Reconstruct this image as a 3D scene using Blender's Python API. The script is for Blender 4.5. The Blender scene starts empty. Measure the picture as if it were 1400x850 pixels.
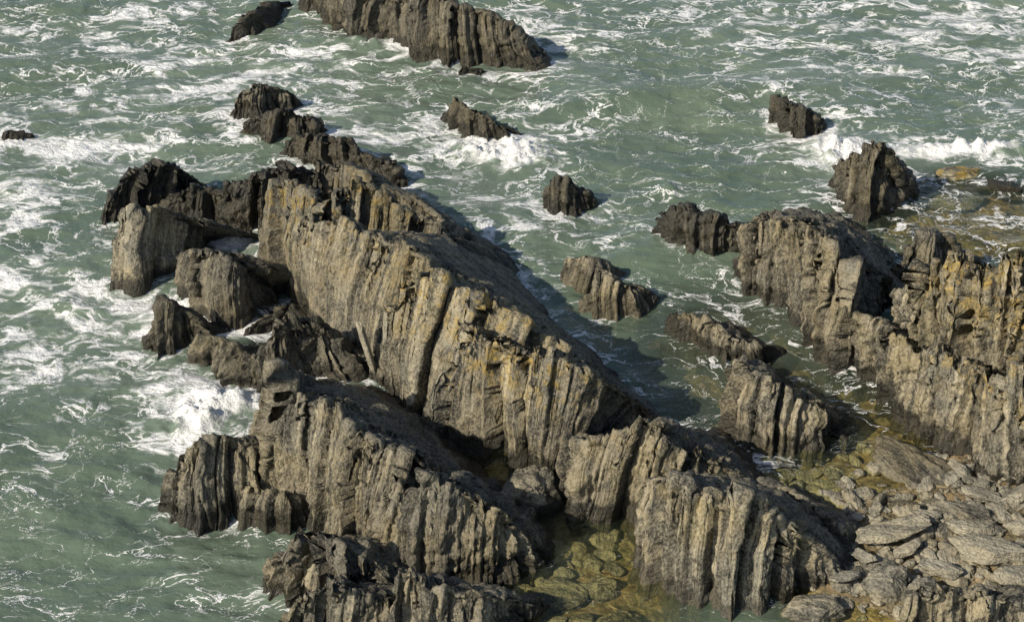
import bpy, math, numpy as np
sc=bpy.context.scene
# ------------------------------------------------------------------ survey frame
PIT=math.radians(32.0); DIST=58.0; FOC=70.0
cP,sP=math.cos(PIT),math.sin(PIT)
CAM=np.array([0.0,-DIST*cP,DIST*sP])
def ray(u,v):
    x=(u-700)/1400*36/FOC; y=(425-v)/1400*36/FOC
    return np.array([x,cP+y*sP,-sP+y*cP])
def G(u,v,z=0.0):
    d=ray(u,v); return CAM+d*((CAM[2]-z)/(-d[2]))
ACR=np.array([0.80,0.60]); STR=np.array([0.60,-0.80])
# ------------------------------------------------------------------ noise
def hsh(ix,iy,iz,seed):
    with np.errstate(over='ignore'):
        h=(ix.astype(np.int64)*374761393+iy.astype(np.int64)*668265263+iz.astype(np.int64)*2147483647+seed*974634777)&0xffffffff
        h=((h^(h>>13))*1274126177)&0xffffffff
        h=((h^(h>>16))*2246822519)&0xffffffff
        h=h^(h>>15)
    return (h&0xffffff)/float(0xffffff)
def vnoise(x,y,z,seed=0):
    ix=np.floor(x);iy=np.floor(y);iz=np.floor(z)
    fx=x-ix;fy=y-iy;fz=z-iz
    fx=fx*fx*fx*(fx*(fx*6-15)+10);fy=fy*fy*fy*(fy*(fy*6-15)+10);fz=fz*fz*fz*(fz*(fz*6-15)+10)
    ix=ix.astype(np.int64);iy=iy.astype(np.int64);iz=iz.astype(np.int64)
    r=0
    for a in(0,1):
        wx=fx if a else 1-fx
        for b in(0,1):
            wy=fy if b else 1-fy
            for c in(0,1):
                wz=fz if c else 1-fz
                r=r+wx*wy*wz*hsh(ix+a,iy+b,iz+c,seed)
    return r*2-1
def fbm(x,y,z,oct=4,seed=0,gain=0.5):
    r=0;a=1.0
    for o in range(oct):
        r=r+a*vnoise(x*2**o+o*7.3,y*2**o-o*3.1,z*2**o+o*1.7,seed+o); a*=gain
    return r
def vor1(x,row,seed,jit=0.85):
    ix=np.floor(x).astype(np.int64); row=row.astype(np.int64); z0=np.zeros_like(ix)
    f1=np.full(x.shape,9.0);f2=np.full(x.shape,9.0);cid=np.zeros(x.shape,np.int64);dx1=np.zeros(x.shape)
    for a in(-1,0,1):
        px=ix+a+0.5+jit*(hsh(ix+a,row,z0,seed)-0.5); dx=x-px; d=np.abs(dx); m=d<f1
        f2=np.where(m,f1,np.minimum(f2,d)); cid=np.where(m,ix+a,cid); dx1=np.where(m,dx,dx1); f1=np.where(m,d,f1)
    return cid,dx1,f2-f1
def brick(x,y,seed):
    """columns of rock, each broken across at its own joints"""
    z0=np.zeros(x.shape,np.int64)
    cid,dx,ex=vor1(x,z0,seed)
    r=hsh(cid,z0,z0,seed+3); r2=hsh(cid,z0,z0,seed+4)
    yy=y+r*7.0+dx*(r2-.5)*2.0
    bid,dy,ey=vor1(yy,cid,seed+5)
    return cid,bid,dx,dy,ex,ey,hsh(cid,bid,z0,seed+6),hsh(cid,bid,z0+1,seed+7),r,r2
def sstep(a,b,x):
    t=np.clip((x-a)/(b-a),0,1); return t*t*(3-2*t)
# ------------------------------------------------------------------ mesh helpers
def grid_mesh(name,V,attrs,mat,smooth=True,loc=None):
    n,m,_=V.shape
    idx=np.arange(n*m).reshape(n,m)
    F=np.stack([idx[:-1,:-1],idx[1:,:-1],idx[1:,1:],idx[:-1,1:]],-1).reshape(-1,4)
    return raw_mesh(name,V.reshape(-1,3),F,{k:a.reshape((-1,)+a.shape[2:]) for k,a in attrs.items()},mat,smooth,loc)
def raw_mesh(name,V,F,attrs,mat,smooth=True,loc=None):
    if loc is None: loc=np.array([V[:,0].mean(),V[:,1].mean(),0.0])
    V=V-loc
    k=F.shape[1]
    me=bpy.data.meshes.new(name)
    me.vertices.add(len(V)); me.vertices.foreach_set('co',V.astype(np.float32).ravel())
    me.loops.add(F.size); me.loops.foreach_set('vertex_index',F.astype(np.int32).ravel())
    me.polygons.add(len(F)); me.polygons.foreach_set('loop_start',np.arange(0,F.size,k,dtype=np.int32))
    me.update(calc_edges=True)
    me.polygons.foreach_set('use_smooth',np.full(len(F),smooth))
    for kk,a in attrs.items():
        if a.ndim==1:
            at=me.attributes.new(kk,'FLOAT','POINT'); at.data.foreach_set('value',a.astype(np.float32))
        else:
            at=me.attributes.new(kk,'FLOAT_VECTOR','POINT'); at.data.foreach_set('vector',a.astype(np.float32).ravel())
    me.materials.append(mat)
    ob=bpy.data.objects.new(name,me); ob.location=loc; sc.collection.objects.link(ob)
    return ob
# ------------------------------------------------------------------ node helper
class NT:
    def __init__(s,name):
        s.m=bpy.data.materials.new(name); s.m.use_nodes=True; s.t=s.m.node_tree
        for n in list(s.t.nodes): s.t.nodes.remove(n)
        s.out=s.t.nodes.new('ShaderNodeOutputMaterial')
    def put(s,sock,v):
        if v is None: return
        if isinstance(v,bpy.types.NodeSocket): s.t.links.new(v,sock)
        else:
            if hasattr(sock.default_value,'__len__') and not hasattr(v,'__len__'): v=[v]*len(sock.default_value)
            if hasattr(v,'__len__') and len(v)==3 and len(sock.default_value)==4: v=list(v)+[1]
            sock.default_value=v
    def node(s,typ,ins={},**kw):
        n=s.t.nodes.new(typ)
        for k,v in kw.items(): setattr(n,k,v)
        for k,v in ins.items(): s.put(n.inputs[k],v)
        return n
    def attr(s,name,vec=False):
        n=s.node('ShaderNodeAttribute',attribute_name=name); return n.outputs['Vector' if vec else 'Fac']
    def math(s,op,a,b=0.0,c=None,clamp=False):
        n=s.node('ShaderNodeMath',operation=op,use_clamp=clamp); s.put(n.inputs[0],a); s.put(n.inputs[1],b)
        if c is not None: s.put(n.inputs[2],c)
        return n.outputs[0]
    def vmath(s,op,a,b):
        n=s.node('ShaderNodeVectorMath',operation=op); s.put(n.inputs[0],a); s.put(n.inputs[1],b); return n.outputs[0]
    def dot(s,a,b):
        n=s.node('ShaderNodeVectorMath',operation='DOT_PRODUCT'); s.put(n.inputs[0],a); s.put(n.inputs[1],b); return n.outputs['Value']
    def mr(s,v,a,b,c=0.0,d=1.0,smooth=False):
        n=s.node('ShaderNodeMapRange',interpolation_type='SMOOTHSTEP' if smooth else 'LINEAR')
        for i,x in enumerate((v,a,b,c,d)): s.put(n.inputs[i],x)
        return n.outputs[0]
    def noise(s,vec,scale,detail=4,rough=0.55,dist=0.0,col=False):
        n=s.node('ShaderNodeTexNoise',{'Vector':vec,'Scale':scale,'Detail':detail,'Roughness':rough,'Distortion':dist})
        return n.outputs['Color' if col else 'Fac']
    def mix(s,f,a,b,bt='MIX'):
        n=s.node('ShaderNodeMix',data_type='RGBA',blend_type=bt); s.put(n.inputs[0],f); s.put(n.inputs[6],a); s.put(n.inputs[7],b); return n.outputs[2]
    def bump(s,h,strength,dist,nrm=None):
        n=s.node('ShaderNodeBump',{'Height':h,'Strength':strength,'Distance':dist})
        if nrm is not None: s.put(n.inputs['Normal'],nrm)
        return n.outputs[0]
    def mixs(s,f,a,b):
        n=s.node('ShaderNodeMixShader'); s.put(n.inputs[0],f); s.t.links.new(a,n.inputs[1]); s.t.links.new(b,n.inputs[2]); return n.outputs[0]
# ------------------------------------------------------------------ rock material
def rock_material():
    k=NT('weathered_slate')
    pc=k.attr('pc',True); back=k.attr('back'); wet=k.attr('wet'); lich=k.attr('lich'); cav=k.attr('cav'); tint=k.attr('tint'); pl=k.attr('pale')
    geo=k.node('ShaderNodeNewGeometry'); pos=geo.outputs['Position']
    z=k.node('ShaderNodeSeparateXYZ',{0:pos}).outputs[2]
    gv=k.mix(k.mr(back,.45,.55),k.vmath('MULTIPLY',pc,(5.5,0.4,1.0)),k.vmath('MULTIPLY',pc,(0.6,4.0,1.0)))
    gr=k.noise(gv,1.0,5,0.66,0.0)
    n1=k.noise(pos,0.55,4,0.6); n2=k.noise(pos,2.6,5,0.68); n3=k.noise(pos,14,3,0.7)
    tan=(0.36,0.295,0.18); grey=(0.19,0.178,0.137); dk=(0.042,0.040,0.032); pale=(0.50,0.44,0.30)
    c=k.mix(k.mr(n1,0.40,0.60),grey,tan)
    c=k.mix(k.mr(gr,0.52,0.66),c,pale)
    c=k.mix(k.mr(tint,0.0,1.0,0.0,0.75),c,k.mix(0.65,c,dk))
    c=k.mix(k.mr(gr,0.47,0.40),c,dk)
    c=k.mix(k.mr(n2,0.515,0.61,0,.8),c,dk)
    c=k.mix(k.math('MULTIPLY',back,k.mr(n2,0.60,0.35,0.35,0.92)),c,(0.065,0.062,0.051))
    c=k.mix(k.math('MULTIPLY',k.mr(n1,0.50,0.62),0.30),c,(0.14,0.125,0.045))
    c=k.mix(k.math('MULTIPLY',pl,.70),c,(0.38,0.35,0.265))
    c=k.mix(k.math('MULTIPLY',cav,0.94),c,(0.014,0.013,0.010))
    c=k.mix(k.mr(n3,0.46,0.60,0.0,0.45),c,k.mix(0.55,c,(0.58,0.53,0.40)))
    c=k.mix(k.mr(n3,0.45,0.35,0.0,0.65),c,k.mix(0.7,c,dk))
    ln=k.math('MULTIPLY',lich,k.mr(k.noise(pos,2.3,6,0.76,0.1),0.50,0.57))
    ln=k.math('MULTIPLY',ln,k.mr(gr,.40,.50,.35,1))
    c=k.mix(k.math('MULTIPLY',ln,0.78,clamp=True),c,k.mix(k.mr(n3,0.44,0.60),(0.24,0.19,0.07),(0.47,0.30,0.05)))
    wl=k.math('ADD',0.36,k.math('ADD',k.math('MULTIPLY',k.math('SUBTRACT',n1,0.5),1.2),k.math('MULTIPLY',k.math('SUBTRACT',n2,0.5),0.8)))
    band=k.mr(z,wl,k.math('ADD',wl,0.25),1.0,0.0)
    band=k.math('MULTIPLY',band,k.mr(wet,-1,0,0,.95))
    w=k.math('MAXIMUM',band,k.math('MULTIPLY',wet,k.mr(n2,0.62,0.50,0.75,1.0)),clamp=True)
    c=k.mix(w,c,k.mix(0.10,(0.016,0.015,0.011),c))
    rough=k.mr(w,0,1,0.85,0.33)
    h=k.math('ADD',k.math('MULTIPLY',gr,1.0),k.math('ADD',k.math('MULTIPLY',n2,0.7),k.math('MULTIPLY',n3,0.28)))
    b=k.bump(h,1.0,0.19)
    p=k.node('ShaderNodeBsdfPrincipled',{'Base Color':c,'Roughness':rough,'Normal':b,'Specular IOR Level':0.35})
    k.t.links.new(p.outputs[0],k.out.inputs[0]); return k.m
ROCK=rock_material()
FOOT=[]; RS=[0]
def ridge(name,st,wet=0.0,lich=0.0,dip=76,back=42,topw=0.22,amp=1.0,step=0.033,rough=0.0,round_=0.0,slab=0.0,sd=None):
    RS[0]+=1; seed=(sd or RS[0])*101
    S=[]
    for q in st:
        F=G(q[0],q[1]); X0=G(q[2],q[3]); d=ray(q[2],q[3]); ky=d[1]/d[2]
        h=max(0.18,(X0[1]-F[1])/(1/math.tan(math.radians(dip))-ky))
        C=G(q[2],q[3],h)
        if len(q)>=6: B=G(q[4],q[5])
        else: B=np.array([*(C[:2]+ACR*(topw+h/math.tan(math.radians(back)))),0])
        S.append((F,C,B,h))
    prof=[]
    for F,C,B,h in S:
        a=B[:2]-C[:2]; La=np.linalg.norm(a)+1e-6; a=a/La
        P0=np.array([F[0]-a[0]*.3,F[1]-a[1]*.3-.2,-1.4])
        mid=(F*0.42+C*0.58); mid=mid+np.array([-a[0],-a[1],0])*0.05*h
        tw=min(topw,0.4*La)
        C2=np.array([C[0]+a[0]*tw,C[1]+a[1]*tw,C[2]-tw*0.25])
        P5=np.array([B[0]+a[0]*1.2,B[1]+a[1]*1.2,-1.4])
        prof.append(np.array([P0,F,mid,C,C2,B,P5]))
    prof=np.array(prof)
    def cap(p,q):
        dirv=p[3,:2]-q[3,:2]; n=np.linalg.norm(dirv)+1e-6; dirv/=n
        c=p[3,:2]*0.6+p[1,:2]*0.2+p[5,:2]*0.2
        hh=p[3,2]
        r1=p.copy(); r1[:,:2]=c+(p[:,:2]-c)*0.72+dirv*0.10*hh; r1[2:5,2]*=0.84
        r2=p.copy(); r2[:,:2]=c+(p[:,:2]-c)*0.40+dirv*0.26*hh; r2[:,2]=np.where(p[:,2]>0,p[:,2]*0.15,p[:,2])
        r3=r2.copy(); r3[:,:2]=c+(p[:,:2]-c)*0.2+dirv*(0.40*hh+.2); r3[:,2]=-1.4
        return [r1,r2,r3]
    a=cap(prof[0],prof[1])[::-1]; b=cap(prof[-1],prof[-2])
    prof=np.array(a+list(prof)+b)
    ls=np.concatenate([[0],np.cumsum(np.linalg.norm(np.diff(0.5*prof[:,3]+0.5*prof[:,1],axis=0),axis=1))])
    ns=max(12,int(ls[-1]/step)); sv=np.linspace(0,ls[-1],ns)
    lt=np.linalg.norm(np.diff(prof,axis=1),axis=2).mean(0)
    tt=np.concatenate([[0],np.cumsum(lt)])
    tv=[]
    for i,L in enumerate(lt):
        s_=step if i in(1,2,3) else step*(1.2 if i==4 else 3)
        n=max(2,int(L/s_)); tv+=list(np.linspace(tt[i],tt[i+1],n,endpoint=False))
    tv=np.array(tv+[tt[-1]])
    A=np.empty((ns,7,3))
    for j in range(7):
        for c in range(3): A[:,j,c]=np.interp(sv,ls,prof[:,j,c])
    ji=np.clip(np.searchsorted(tt,tv,side='right')-1,0,5); fr=(tv-tt[ji])/(tt[ji+1]-tt[ji])
    V=A[:,ji]*(1-fr)[None,:,None]+A[:,ji+1]*fr[None,:,None]
    S2,T2=np.meshgrid(sv,tv-tt[1],indexing='ij')
    hm=max(s[3] for s in S); sc_=min(1.0,0.38+hm/3.0)*amp
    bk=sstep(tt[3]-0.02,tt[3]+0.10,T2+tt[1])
    wob=0.15*fbm(S2*0.45,T2*0.45,0*S2+seed,2,seed)+.028*fbm(S2*3,T2*3,0*S2+seed,2,seed)
    s=S2+wob; t=T2+0.4*wob
    hfac=np.clip(V[...,2]/max(hm,.3),0,1.2)
    z0=np.zeros(s.shape,np.int64)
    cw=1.4 if slab else 0.8
    i1,d1,_=vor1((s+.15*(T2+tt[1]-tt[3])*bk)/cw,z0,seed+5); h1=hsh(i1,z0,z0,seed+51); h1b=hsh(i1,z0,z0,seed+52)
    i2,d2,_=vor1(s/0.31,z0,seed+6); h2=hsh(i2,z0,z0,seed+53)
    i3,d3,_=vor1(s/0.12,z0,seed+61); h3=hsh(i3,z0,z0,seed+54)
    J=((h1-0.65)*0.28+d1*(h1b-.3)*0.24)*(1-.4*slab)+(h2-0.5)*0.16*(1-.45*slab)+(h3-.5)*.085
    V[...,2]+=np.where(V[...,2]>0,V[...,2],0)*J*hfac*min(1,.5+amp*.5)*np.exp(-np.clip(T2+tt[1]-tt[4],0,9)/(0.9*hm+.25))
    dS=np.gradient(V,axis=0); dT=np.gradient(V,axis=1)
    N=np.cross(dS,dT); N/=np.linalg.norm(N,axis=2,keepdims=True)+1e-9
    if N[ns//2,len(tv)//2,2]<0: N=-N
    def layer(xs,ys,sd,am,saw,crk,cwx,cwy,brk=1.1):
        cid,bid,dx,dy,ex,ey,r1,r2,r3,r4=brick(xs,ys,sd)
        e=np.maximum(np.exp(-(ex/cwx)**2)*(.35+.65*r3),0.6*np.exp(-(ey/cwy)**2)*(r4>.4)*min(1,brk))
        sg=np.where(r3*7%1>.35,1,-1)
        return am*((r3-0.5)*1.5+(r1-.5)*brk+saw*sg*dx*(0.3+r4)*1.5+.7*dy*(r2-.5))-crk*e, e, r1
    msk=sstep(-.25,.25,fbm(s*.6,t*.5,z0+.5,2,seed+31))
    w1=1.05 if slab else .60
    a1,k1,r1=layer(s/w1,t/(3.4 if slab else 1.8),seed+1,0.26 if slab else .20,1.4,0.18,0.06 if slab else .09,.04,.3 if slab else .9)
    a2,k2,r2_=layer(s/0.28,t/1.2,seed+2,0.088,1.2,0.10,0.12,.04,.8)
    a3,k3,_r=layer(s/0.12,t/0.55,seed+3,0.042,1.2,0.038,0.18,.06)
    fine=(.35+.65*msk) if slab else (.75+.25*msk)
    b1,q1,rb=layer(t/0.75,s/3.0,seed+7,0.09,0.9,0.04,0.06,.02)
    b2,q2,_r=layer(t/0.22,s/1.1,seed+8,0.034,0.9,0.015,0.12,.03)
    rx=fbm(V[...,0]*2.4,V[...,1]*2.4,V[...,2]*2.4,5,seed+9,0.6)
    r0=fbm(V[...,0]*.7,V[...,1]*.7,V[...,2]*.7,2,seed+10,0.5)
    front=a1+(a2+a3)*fine; bak=b1+b2
    dis=(front*(1-bk)+bak*bk)*(1-round_*.75)+0.045*rx*(1+rough*2.0)+0.08*r0
    V=V+N*(dis*sc_)[...,None]
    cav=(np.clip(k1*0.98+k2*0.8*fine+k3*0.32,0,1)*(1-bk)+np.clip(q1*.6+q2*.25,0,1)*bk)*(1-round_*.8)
    li=lich*sstep(0.35,0.85,hfac)*(1-0.55*bk)
    PC=np.stack([S2+wob,T2+0.4*wob,np.full_like(S2,RS[0]*3.7)],-1)
    o=np.ones_like(S2)
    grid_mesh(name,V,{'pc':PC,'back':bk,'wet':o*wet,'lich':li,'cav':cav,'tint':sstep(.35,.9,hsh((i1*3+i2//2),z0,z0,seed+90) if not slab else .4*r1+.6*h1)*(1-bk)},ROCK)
    for j in (1,5): FOOT.append(A[::6,j,:2])
def boulder(name,u,v,rx,ry,rz,rot=0.0,z=0.0,wet=0.0,p=0.75,seed=1,amp=1.0,tilt=0.0,strata=0.0,pale=0.0,lich=0.0):
    c=G(u,v,0); n=max(30,int(3.0*max(rx,ry)/0.035))
    th=np.linspace(0,2*np.pi,2*n+1); ph=np.linspace(-np.pi/2,np.pi/2,n)
    TH,PH=np.meshgrid(th,ph,indexing='ij')
    def se(x): return np.sign(x)*np.abs(x)**p
    X=se(np.cos(TH))*se(np.cos(PH)); Y=se(np.sin(TH))*se(np.cos(PH)); Z=se(np.sin(PH))
    rng=np.random.RandomState(seed*7+1); r=np.ones_like(X)
    for i in range(12):
        nn=rng.randn(3); nn[2]*=.4; nn/=np.linalg.norm(nn); dd=rng.uniform(.66,1.0)
        q=X*nn[0]+Y*nn[1]+Z*nn[2]; r=np.minimum(r,np.where(q>dd,dd/np.maximum(q,1e-3),1))
    r=r*(1+0.12*amp*fbm(X*1.3+seed,Y*1.3,Z*1.3,4,seed,0.55)+.03*fbm(X*7+seed,Y*7,Z*7,3,seed,0.6))
    x=X*rx*r; y=Y*ry*r; zz=Z*rz*r
    cav=np.zeros_like(X)
    if strata>0:
        q=(zz+.12*x+.04*fbm(x*.8,y*.8,zz*0,2,seed))/0.085; lay=np.floor(q).astype(np.int64); z0=lay*0
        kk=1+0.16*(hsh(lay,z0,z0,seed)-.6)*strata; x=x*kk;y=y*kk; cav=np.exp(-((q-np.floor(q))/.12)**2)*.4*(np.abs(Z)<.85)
    ct,st_=math.cos(tilt),math.sin(tilt)
    x,zz=x*ct+zz*st_,-x*st_+zz*ct
    cr,sr=math.cos(rot),math.sin(rot)
    V=np.stack([c[0]+x*cr-y*sr,c[1]+x*sr+y*cr,z+zz],-1)
    o=np.ones_like(X)
    PC=np.stack([(y+.3*zz)*.35+.12*x,x*1.2+zz*2,o*seed+zz],-1)
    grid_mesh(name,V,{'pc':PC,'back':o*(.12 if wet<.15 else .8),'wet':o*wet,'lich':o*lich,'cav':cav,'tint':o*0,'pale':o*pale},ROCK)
# ------------------------------------------------------------------ rocks
R=ridge
R('sea_rock',[(452,40,455,-18),(480,56,482,-16),(505,60,522,-4),(560,72,562,-6),(600,82,602,6),(650,86,642,16),(700,88,690,34),(742,88,726,64)],wet=.6,rough=.5,step=.05,back=50)
R('sea_rock',[(315,52,320,34),(345,46,342,14),(388,16,380,2)],wet=.85,rough=1,step=.05,back=55)
R('sea_rock',[(412,16,415,-8),(450,26,448,2)],wet=.7,rough=1,step=.05)
R('sea_rock',[(318,162,322,124),(345,166,346,110),(370,158,370,117),(392,152,388,126)],wet=.4,rough=.5,back=52)
R('sea_rock',[(332,186,335,163),(380,194,386,152),(432,190,422,160)],wet=.85,rough=1.5,back=50)
R('sea_rock',[(385,218,393,188),(430,232,430,182),(480,240,470,192),(548,248,524,218)],wet=.85,rough=1.5,back=50)
R('sea_rock',[(612,172,617,131),(640,190,641,141),(668,196,665,160),(712,190,697,178)],wet=.6,rough=.8,back=55)
R('sea_rock',[(628,100,631,90),(652,101,649,92)],wet=.9,rough=1)
R('sea_rock',[(0,192,4,178),(32,190,28,181)],wet=.9,rough=1.2,back=50)
R('sea_rock',[(134,304,150,268),(160,302,175,238),(192,292,206,218),(226,287,236,228),(248,274,246,252)],wet=.87,rough=1.5,back=50)
R('sea_rock',[(224,298,228,264),(262,306,266,258),(306,306,296,264)],wet=.9,rough=1.8)
R('sea_rock',[(306,308,311,252),(340,318,346,240),(382,318,386,232),(432,300,426,236)],wet=.85,rough=1.6)
R('sea_rock',[(171,386,174,292),(186,398,190,284),(212,386,222,291),(242,366,252,302),(278,338,272,313)],wet=.05,rough=.2,slab=1,back=32)
R('sea_rock',[(249,402,250,346),(266,442,262,338),(302,452,302,350),(342,446,330,364),(375,415,352,386)],wet=.45,rough=.4,slab=1,back=32)
R('sea_rock',[(205,481,208,436),(226,484,226,414),(278,480,262,436)],wet=.6,rough=.5)
R('sea_rock',[(262,502,270,461),(302,514,302,468),(340,542,345,488),(378,548,378,448),(432,534,412,438),(484,518,452,462)],wet=.5,rough=.8)
R('rock_shelf',[(330,470,335,448),(390,440,392,420),(470,500,470,470),(520,530,520,505)],wet=.55,rough=.6,back=20,round_=.5)
R('rock_ridge',[(428,300,432,221),(480,306,476,227),(540,325,540,262),(600,345,600,299),(668,368,655,335)],wet=.35,lich=.4,back=40,slab=1)
R('rock_ridge',[(365,386,371,270),(398,408,404,249),(438,420,440,261),(470,412,482,256),(525,405,532,282),(590,405,596,312),(645,395,645,350)],wet=.28,lich=1,back=40,slab=1)
R('rock_ridge',[(421,446,434,302),(448,474,470,300),(482,502,520,314,655,325),(520,522,560,345,690,360),(570,540,604,372,710,390),(620,520,660,410,750,430)],wet=.15,lich=.5,amp=.75,slab=1)
R('rock_ridge',[(530,550,532,424,650,400),(548,566,574,366,700,388),(578,582,622,382,735,415),(612,594,672,412,775,448),(660,600,722,446,812,485),(720,590,790,490,850,520)],wet=.0,lich=.9,slab=1)
R('rock_ridge',[(578,600,592,556,640,500),(606,618,636,468,780,460),(655,618,664,453,805,475),(702,640,712,480,838,508),(745,656,768,496,875,538),(775,642,812,522,905,566),(812,604,856,546,925,590)],wet=.0,lich=1,slab=1)
R('rock_ridge',[(761,660,774,602,830,590),(792,702,800,600,900,585),(832,712,872,587,980,590),(880,722,902,588,1000,600),(940,710,965,618,1030,636),(990,700,1010,652,1050,665)],wet=.15,lich=.3,rough=.7)
R('rock_ridge',[(876,776,884,652,985,625),(922,814,930,660,1040,650),(990,834,1000,680,1090,680),(1042,834,1052,708,1130,715),(1096,812,1104,740,1160,745),(1152,792,1142,774)],wet=-.2,lich=.2,rough=.4)
R('rock_ridge',[(357,654,362,548,450,520),(374,684,386,526,520,528),(412,714,424,534,575,560),(452,748,472,574,625,610),(494,764,514,594,655,650),(540,764,560,622,680,680)],wet=.18,slab=.3,rough=.3)
R('rock_ridge',[(508,792,532,656,640,640),(562,802,572,650,690,665),(622,807,632,672,725,695),(682,802,688,702,745,725),(734,774,722,742,755,755)],wet=.3,round_=.35,rough=1.0)
R('sea_rock',[(232,702,240,620),(262,710,263,605),(304,704,302,598),(352,694,346,622)],wet=.1,rough=.4,back=34)
R('sea_rock',[(334,708,340,664),(382,724,386,674)],wet=.15,rough=.4)
R('sea_rock',[(366,812,368,764),(402,834,420,730),(472,846,462,742),(524,842,502,772)],wet=.3,rough=1,back=34)
R('sea_rock',[(372,890,400,820),(440,890,450,798),(520,880,520,815)],wet=.3,rough=1,back=34)
R('sea_rock',[(540,890,545,788),(600,895,590,796),(652,890,650,812),(694,866,682,818)],wet=.15,rough=.5,back=36)
R('sea_rock',[(749,287,752,246),(774,293,774,241),(804,287,796,264)],wet=.65,rough=1,back=52)
R('sea_rock',[(770,380,778,349),(800,394,810,354)],wet=-.4,back=40,rough=.4)
R('sea_rock',[(808,432,812,376),(848,434,848,386),(888,420,876,404)],wet=-.4,back=40,rough=.4)
R('sea_rock',[(898,332,902,284),(936,350,936,284),(982,356,986,302),(1034,352,1030,314)],wet=.85,rough=1.6,round_=.4)
R('rock_ridge',[(1021,402,1030,296,1100,290),(1062,414,1066,290,1160,305),(1100,462,1112,308,1195,335),(1130,494,1146,334,1215,355),(1160,492,1172,352,1215,375),(1186,446,1192,372)],wet=.2,lich=.2,rough=.6)
R('sea_rock',[(914,458,918,423),(962,474,966,434),(990,498,992,450),(1040,498,1036,470)],wet=.1,rough=.7,back=40)
R('sea_rock',[(1006,540,1008,486),(1002,602,1022,512),(1042,614,1052,522),(1084,618,1094,538),(1128,602,1126,562)],wet=-.2,rough=.5,back=40)
R('sea_rock',[(1138,262,1141,225),(1160,290,1171,205),(1188,305,1200,198),(1214,295,1222,210),(1232,272,1232,228)],wet=.6,rough=1.0,back=60)
R('sea_rock',[(1051,160,1056,140),(1085,186,1086,142),(1118,182,1112,156)],wet=.85,rough=1.5,back=50)
R('rock_ridge',[(1236,520,1240,392),(1262,545,1266,352),(1312,575,1312,345),(1352,605,1372,372),(1440,655,1442,396),(1520,690,1520,420)],wet=.0,lich=.95,rough=.9,back=34)
R('rock_ridge',[(1154,502,1160,431),(1200,526,1200,440),(1240,578,1252,472),(1292,614,1302,482),(1352,650,1362,512),(1432,690,1432,525),(1500,720,1500,560)],wet=.0,lich=.75,rough=.6)
R('sea_rock',[(1218,396,1226,364),(1252,392,1262,314),(1304,384,1292,330)],wet=.3,rough=.7)
R('low_rock',[(1022,690,1030,650),(1082,718,1092,682),(1152,752,1150,716)],wet=-.5,back=40)
R('low_rock',[(1196,690,1204,672),(1255,710,1255,690)],wet=-.7,back=40)
R('low_rock',[(1230,880,1240,822),(1300,880,1305,806),(1430,880,1430,818)],wet=-.7,back=30,round_=.2,rough=.9)
boulder('boulder',712,692,1.05,.7,.85,.3,.0,p=.62,seed=3,wet=.1)
boulder('boulder',1245,635,1.35,.75,.42,-.75,.0,p=.85,seed=4,wet=-.4)
boulder('boulder',1315,708,1.0,.42,.32,-.6,.08,p=.7,seed=5,wet=-.6)
boulder('boulder',1105,838,.8,.45,.28,.1,.05,p=.7,seed=8,wet=-.7)
boulder('boulder',1210,805,.75,.55,.48,-.2,.08,p=.8,seed=13,wet=-.8)
boulder('boulder',1262,822,.55,.45,.45,.4,.08,p=.8,seed=14,wet=-.8)
boulder('flat_rock',1312,238,.75,.35,.20,.1,.0,p=.6,seed=15,wet=-.9,lich=1.6)
boulder('flat_rock',1372,258,.6,.35,.22,-.2,.0,p=.6,seed=16,wet=.5)
for i,(u,v,a,b,c_,r,tl) in enumerate([(1216,742,1.05,.38,.10,.25,-.10),(1352,768,1.05,.45,.22,.1,.14),(1330,738,.8,.32,.12,.2,.12),(1390,690,.7,.3,.12,.4,-.15),(1290,792,.6,.28,.11,-.3,.15),(1385,800,.7,.3,.12,.15,.1),(1262,718,.42,.2,.09,-.2,.15),(1372,655,.6,.25,.10,-.5,.15),(1155,802,.45,.22,.1,.3,.1),(1240,765,.4,.22,.09,.5,-.2),(1335,690,.5,.22,.09,-.2,.15),(1400,735,.6,.25,.15,-.1,-.15),(1180,775,.35,.2,.1,-.5,.1),(1310,655,.4,.2,.1,-.7,.1)]):
    boulder('rock_slab',u,v,a,b,c_,r,.34,p=.42,seed=40+i,tilt=tl,amp=.8,strata=1,wet=-1,pale=.4+.6*((i*37)%10)/10)
boulder('leaning_slab',508,522,.10,.22,1.25,.3,.75,p=.4,seed=70,tilt=-.22,amp=.4,pale=.9)
boulder('leaning_slab',526,516,.09,.25,1.1,.2,1.0,p=.4,seed=71,tilt=.12,amp=.4,pale=.8)
for i,(u,v,a,b,r) in enumerate([(760,800,.8,.6,.1),(822,792,.5,.4,.4),(700,835,.7,.5,.2),(785,740,.45,.3,.0),(840,845,.8,.5,.7),(640,640,.6,.35,.2),(1060,640,.6,.4,0),(1130,690,.6,.4,.4),(800,840,.5,.35,.2),(735,765,.4,.3,.6),(1310,262,.9,.5,.2),(1250,330,.8,.5,.4),(1290,240,.9,.3,.1)]):
    boulder('submerged_boulder',u,v,a,b,.28,r,-.38,wet=-.8,p=.9,seed=20+i)
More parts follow.
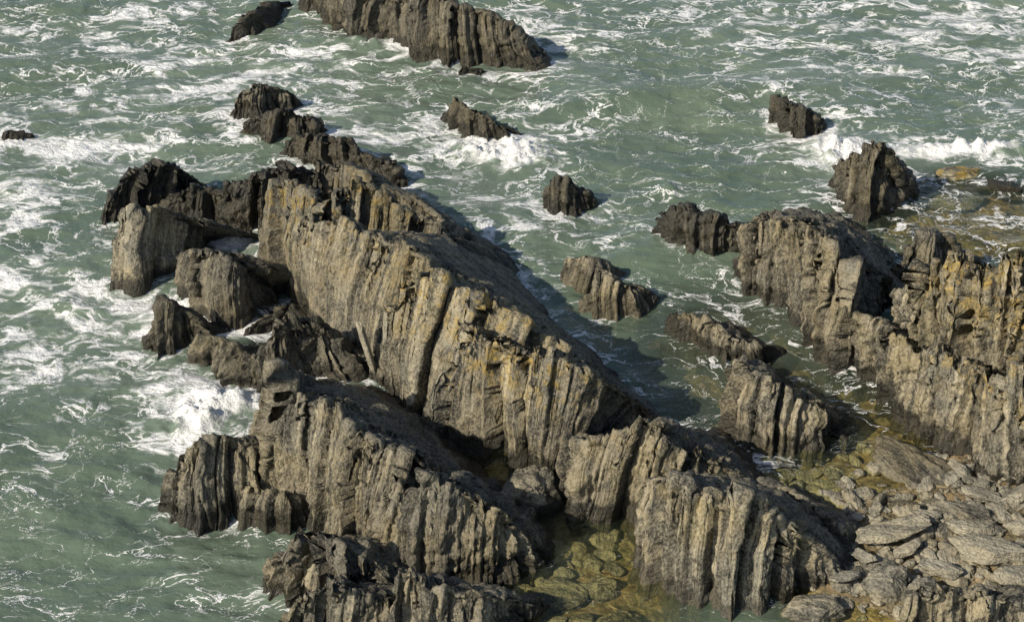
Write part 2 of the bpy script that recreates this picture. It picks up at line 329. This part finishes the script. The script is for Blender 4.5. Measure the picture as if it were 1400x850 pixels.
# ------------------------------------------------------------------ sheet coordinates
def axis(lo,hi,st,far):
    core=np.arange(lo,hi,st); o=[];x=0;d=st
    while x<far: d*=1.25; x+=d; o.append(x)
    o=np.array(o); return np.concatenate([lo-o[::-1],core,core[-1]+o])
def wpx(X,Y,u,v,ru,rv):
    c=G(u,v); e=G(u+ru,v); f=G(u,v-rv); rx=abs(e[0]-c[0]); ry=abs(f[1]-c[1])
    return np.exp(-(((X-c[0])/rx)**2+((Y-c[1])/ry)**2))
def bed_z(X,Y):
    b=np.full(X.shape,-1.7)
    for u,v,ru,rv,t in [(1150,580,230,110,-.50),(1000,480,160,80,-.75),(1330,290,190,60,-.55),(620,600,130,70,-.35),(790,770,170,110,-.42),(400,460,130,50,-.3),(1290,750,190,110,.05),(1400,680,120,80,.12),(1150,770,80,60,-.06),(1400,850,200,80,.1)]:
        w=np.clip(wpx(X,Y,u,v,ru,rv)*1.7,0,1); b=b*(1-w)+t*w
    return b+0.08*fbm(X*.9,Y*.9,X*0,4,77)
xs=axis(-26,26,.12,900); ys=axis(-20,34,.12,900); X,Y=np.meshgrid(xs,ys,indexing='ij')
k=NT('seabed_gravel'); geo=k.node('ShaderNodeNewGeometry'); pos=geo.outputs['Position']
pw=k.vmath('ADD',pos,k.vmath('MULTIPLY',k.vmath('SUBTRACT',k.noise(pos,2.5,2,col=True),(.5,.5,.5)),(.7,.7,0)))
vo=k.node('ShaderNodeTexVoronoi',{'Vector':pw,'Scale':3.2}); vo2=k.node('ShaderNodeTexVoronoi',{'Vector':pw,'Scale':9.0}); n1=k.noise(pos,.8,4); n2=k.noise(pos,5,6,.65)
c=k.mix(k.mr(n1,.42,.58),(0.33,0.225,0.10),(0.20,0.165,0.07)); c=k.mix(k.math('MULTIPLY',vo.outputs['Color'],.55),c,(0.38,0.31,0.21)); c=k.mix(k.mr(vo.outputs['Distance'],.50,.95,0,.75),c,(0.06,0.048,0.025))
c=k.mix(k.mr(vo2.outputs['Distance'],.5,.8,0,.6),c,(0.07,0.06,0.035)); c=k.mix(k.mr(n2,.48,.62,0,.6),c,(0.075,0.062,0.03))
p=k.node('ShaderNodeBsdfPrincipled',{'Base Color':c,'Roughness':.7,'Normal':k.bump(k.math('SUBTRACT',n2,vo.outputs['Distance']),.8,.12)})
k.t.links.new(p.outputs[0],k.out.inputs[0])
grid_mesh('seabed',np.stack([X,Y,bed_z(X,Y)],-1),{},k.m,loc=np.zeros(3))
# ------------------------------------------------------------------ sea
xs=axis(-25,25,.075,900); ys=axis(-18,32,.075,900); X,Y=np.meshgrid(xs,ys,indexing='ij')
gx=np.linspace(-26,26,180); gy=np.linspace(-20,33,180); GX,GY=np.meshgrid(gx,gy,indexing='ij')
pts=np.concatenate(FOOT); Dm=np.full(GX.shape,99.0)
for i in range(0,len(pts),50):
    q=pts[i:i+50]; Dm=np.minimum(Dm,np.sqrt((GX[...,None]-q[:,0])**2+(GY[...,None]-q[:,1])**2).min(-1))
fi=np.clip((X-gx[0])/(gx[1]-gx[0]),0,178.99); fj=np.clip((Y-gy[0])/(gy[1]-gy[0]),0,178.99)
i0=fi.astype(int); j0=fj.astype(int); fi-=i0; fj-=j0
Dist=Dm[i0,j0]*(1-fi)*(1-fj)+Dm[i0+1,j0]*fi*(1-fj)+Dm[i0,j0+1]*(1-fi)*fj+Dm[i0+1,j0+1]*fi*fj
dens=np.full(X.shape,.11)
for u,v,ru,rv,s in [(120,110,330,150,.56),(60,300,180,120,.28),(330,110,120,110,.2),(520,110,230,60,.2),(560,190,80,50,.4),(740,50,70,40,.5),(1220,70,230,55,.55),(1340,30,150,40,.4),(1110,165,60,25,.5),(920,260,40,18,.7),
    (200,420,80,50,.5),(250,520,60,40,.5),(250,610,50,22,.6),(180,560,110,50,.2),(110,480,150,90,.2),(760,300,150,60,.08),(1160,520,60,70,.2),(240,430,50,25,.45)]:
    dens=dens+s*wpx(X,Y,u,v,ru,rv)
patch=sstep(-.55,.55,fbm(X*.22+.6*vnoise(X*.3,Y*.3,X*0,61),Y*.40,X*0,4,5,.55))
dens=dens*(.30+1.40*patch)
dens=.85*np.tanh(dens/.85)
for u,v,ru,rv,s in [(690,200,80,28,.9),(1150,215,70,24,.7),(1320,208,110,13,1.0),(320,330,60,22,.8),(290,560,70,30,.9),(330,460,40,12,.8),(450,520,30,12,.8),(1050,630,40,12,.7)]:
    dens=dens+s*wpx(X,Y,u,v,ru,rv)
for u,v,ru,rv,s in [(890,140,110,60,.8),(120,780,280,140,.6),(420,470,60,30,.5),(860,450,200,130,.25)]:
    dens=dens*(1-s*wpx(X,Y,u,v,ru,rv))
sea=sstep(0,1,wpx(X,Y,180,300,420,330)*1.3+wpx(X,Y,700,60,900,170)+.30)
calm=np.clip(1-wpx(X,Y,780,770,170,120)*1.5-wpx(X,Y,620,600,120,60)*1.3-wpx(X,Y,1280,750,240,130)*1.4,0,1)
dens=dens+.5*np.exp(-(Dist/.45)**2)*sea*calm*(.3+1.0*sstep(-.4,.5,fbm(X*.7,Y*.7,X*0,2,88)))
brk=np.zeros(X.shape)
for u,v,ru,rv,s in [(690,205,70,16,.5),(300,560,60,20,.5),(270,585,50,14,.35),(1150,208,50,16,.45),(1330,207,100,8,.35),(250,430,40,12,.3),(300,330,50,10,.25),(920,258,25,8,.2),(560,60,120,10,.2)]:
    brk=brk+s*wpx(X,Y,u,v,ru,rv)
dens=np.clip(dens+brk*1.1,0,1.35)*calm**2
wx=X+1.2*vnoise(X*.2,Y*.2,X*0,8); wy=Y+1.5*vnoise(X*.15,Y*.2,X*0,9)
far=np.exp(-(np.maximum(np.abs(X),np.abs(Y))/60)**2)
Z=0.21*fbm(wx*.16,wy*.34,X*0,3,1)+0.055*(1-2*np.abs(fbm(wx*.5,wy*.8,X*0,3,2)))+0.030*fbm(X*1.3,Y*2.0,X*0,3,3)
c0=G(905,150); Z=Z+0.6*np.exp(-((Y-c0[1]-.8-.15*(X-c0[0]))/1.1)**2-((X-c0[0])/5)**2)
Z=Z*np.where(calm<.99,np.clip(calm,.06,1),1)*np.clip(.25+sea*.75,0,1)
Z=Z*far+brk*(.5+.75*np.abs(fbm(X*1.6,Y*1.9,X*0,5,12,.58)))
Z=Z-0.03
bz=bed_z(X,Y)
opac=.96*sstep(.14,1.55,Z-bz)
opac=np.where(dens>.5,np.maximum(opac,np.clip(dens-.3,0,1)),opac)
k=NT('sea_water'); geo=k.node('ShaderNodeNewGeometry'); pos=geo.outputs['Position']
dn=k.attr('dens'); op=k.attr('opac'); cl=k.attr('calm'); se_=k.attr('sea')
wp=k.vmath('SUBTRACT',k.noise(pos,.4,3,col=True),(.5,.5,.5)); wp=k.vmath('MULTIPLY',wp,(2.6,2.4,0)); P2=k.vmath('ADD',pos,wp); P2=k.vmath('MULTIPLY',P2,(.66,1.15,1))
n1=k.noise(P2,.48,6,.60); n2=k.noise(P2,1.2,5,.62); n5=k.noise(P2,.85,7,.68)
a1=k.math('ABSOLUTE',k.math('SUBTRACT',n1,.5)); a2=k.math('ABSOLUTE',k.math('SUBTRACT',n2,.5))
dm=k.math('MAXIMUM',dn,.005)
L1=k.mr(k.math('DIVIDE',a1,dm),.078,.035)
L2=k.mr(k.math('DIVIDE',a2,dm),.055,.020)
brkup=k.mr(n5,.43,.53)
# lacy holes open up inside the foam sheets
hole=k.mr(a2,.035,.075,1.0,k.mr(dn,.7,1.3,.25,.95))
sol=k.math('MULTIPLY',k.mr(k.math('ADD',n5,k.math('MULTIPLY',dn,.37)),.79,.90),hole)
fo=k.math('MAXIMUM',k.math('MULTIPLY',k.math('MAXIMUM',L1,L2),brkup),sol,clamp=True)
murk=k.mix(k.mr(k.noise(pos,.18,2),.35,.65),(0.098,0.137,0.096),(0.135,0.178,0.126))
murk=k.mix(k.math('MULTIPLY',dn,.20,clamp=True),murk,(0.30,0.36,0.31))
rp=k.vmath('MULTIPLY',pos,(1,1.5,1))
rip=k.noise(rp,3.2,4,.62)
h=k.math('MULTIPLY',k.math('ADD',k.noise(rp,1.1,2,.5),k.math('MULTIPLY',rip,.45)),k.math('MULTIPLY',k.mr(cl,0,1,.3,1),k.mr(se_,0.2,1,.7,1)))
bw=k.bump(h,.45,.26); bf=k.bump(k.math('ADD',n5,k.math('MULTIPLY',rip,.5)),.9,.35)
dif=k.node('ShaderNodeBsdfDiffuse',{'Color':murk,'Normal':bw}).outputs[0]
tr=k.node('ShaderNodeBsdfTransparent',{'Color':(.88,.88,.67,1)}).outputs[0]
body=k.mixs(op,tr,dif)
gl=k.node('ShaderNodeBsdfGlossy',{'Color':(1,1,1,1),'Roughness':.10,'Normal':bw}).outputs[0]
# two-sided Schlick reflectance of water
ct=k.math('ABSOLUTE',k.dot(bw,geo.outputs['Incoming']),clamp=True)
fr=k.math('MULTIPLY_ADD',k.math('POWER',k.math('SUBTRACT',1.0,ct),5.0),.98,.02,clamp=True)
wat=k.mixs(fr,body,gl)
foam=k.node('ShaderNodeBsdfDiffuse',{'Color':(.80,.80,.78,1),'Normal':bf}).outputs[0]
k.t.links.new(k.mixs(fo,wat,foam),k.out.inputs[0])
grid_mesh('sea_water',np.stack([X,Y,Z],-1),{'dens':dens,'opac':opac,'calm':calm,'sea':sea},k.m,loc=np.zeros(3))
# ------------------------------------------------------------------ beach stones
def stones(name,regions,seed,smin,smax,flat=.5,lift=.45):
    rng=np.random.RandomState(seed)
    import bmesh
    bm=bmesh.new(); bmesh.ops.create_icosphere(bm,subdivisions=2,radius=1); B=np.array([v.co[:] for v in bm.verts]); Fc=np.array([[v.index for v in f.verts] for f in bm.faces]); bm.free()
    VV=[];FF=[];PCs=[];TI=[];PA=[];o=0
    for (u,v,ru,rv,n) in regions:
        for i in range(n):
            g=G(u+rng.randn()*ru,v+rng.randn()*rv); s=smin*(smax/smin)**(rng.rand()**1.8)
            b=np.sign(B)*np.abs(B)**.6
            for j in range(5):
                nn=rng.randn(3); nn/=np.linalg.norm(nn); q=b@nn; b=b*np.where(q>.85,.85/np.maximum(q,.01),1)[:,None]
            b=b*(1+.12*vnoise(B[:,0]*1.5+i,B[:,1]*1.5,B[:,2]*1.5,seed)[:,None])
            b=b*np.array([s,s*rng.uniform(.4,.8),s*flat*rng.uniform(.3,.9)])
            t=rng.uniform(-.4,.4); b=np.stack([b[:,0]*math.cos(t)+b[:,2]*math.sin(t),b[:,1],-b[:,0]*math.sin(t)+b[:,2]*math.cos(t)],-1)
            r=rng.uniform(-1.2,.8); b=np.stack([b[:,0]*math.cos(r)-b[:,1]*math.sin(r),b[:,0]*math.sin(r)+b[:,1]*math.cos(r),b[:,2]],-1)
            zb=float(bed_z(np.array([[g[0]]]),np.array([[g[1]]]))[0,0])
            VV.append(b+np.array([g[0],g[1],zb+s*flat*lift])); FF.append(Fc+o); o+=len(B); PCs.append(b*.4+rng.rand()*30)
            TI.append(np.full(len(B),rng.rand()**1.3)); PA.append(np.full(len(B),rng.rand()**1.5))
    V=np.concatenate(VV);F=np.concatenate(FF);PC=np.concatenate(PCs); n=len(V)
    raw_mesh(name,V,F,{'pc':PC,'back':np.full(n,.0),'wet':np.full(n,-1.0),'lich':np.zeros(n),'cav':np.zeros(n),'tint':np.concatenate(TI),'pale':np.concatenate(PA)},ROCK,False)
stones('beach_stones',[(1300,730,90,60,620),(1370,680,40,25,200),(1180,790,60,30,200),(1380,820,60,30,120)],1,.045,.32,.6,.5)
stones('pool_stones',[(770,760,60,50,110),(1120,700,60,40,120),(1130,600,80,50,60),(620,610,60,25,40)],2,.08,.4)
# ------------------------------------------------------------------ light, sky, camera
AZ=np.array([-.77,-.64]); AZ/=np.linalg.norm(AZ); EL=math.radians(35)
w=bpy.data.worlds.new('World'); sc.world=w; w.use_nodes=True; nt=w.node_tree
bg=nt.nodes['Background']; sk=nt.nodes.new('ShaderNodeTexSky'); sk.sky_type='NISHITA'; sk.sun_disc=False
sk.sun_elevation=EL; sk.sun_rotation=math.atan2(AZ[0],AZ[1]); nt.links.new(sk.outputs[0],bg.inputs[0]); bg.inputs[1].default_value=.11
l=bpy.data.lights.new('sun','SUN'); l.energy=5.0; l.angle=math.radians(.5); l.color=(1,.91,.76)
lo=bpy.data.objects.new('sun',l); sc.collection.objects.link(lo)
from mathutils import Vector
sd=Vector((AZ[0]*math.cos(EL),AZ[1]*math.cos(EL),math.sin(EL))); lo.rotation_euler=sd.to_track_quat('Z','Y').to_euler(); lo.location=(-30,-20,40)
cd=bpy.data.cameras.new('camera'); co=bpy.data.objects.new('camera',cd); sc.collection.objects.link(co); sc.camera=co
cd.lens=FOC; cd.sensor_width=36; cd.clip_end=5000; co.location=CAM; co.rotation_euler=(math.pi/2-PIT,0,0)
sc.view_settings.view_transform='Standard'; sc.view_settings.look='None'; sc.view_settings.exposure=0
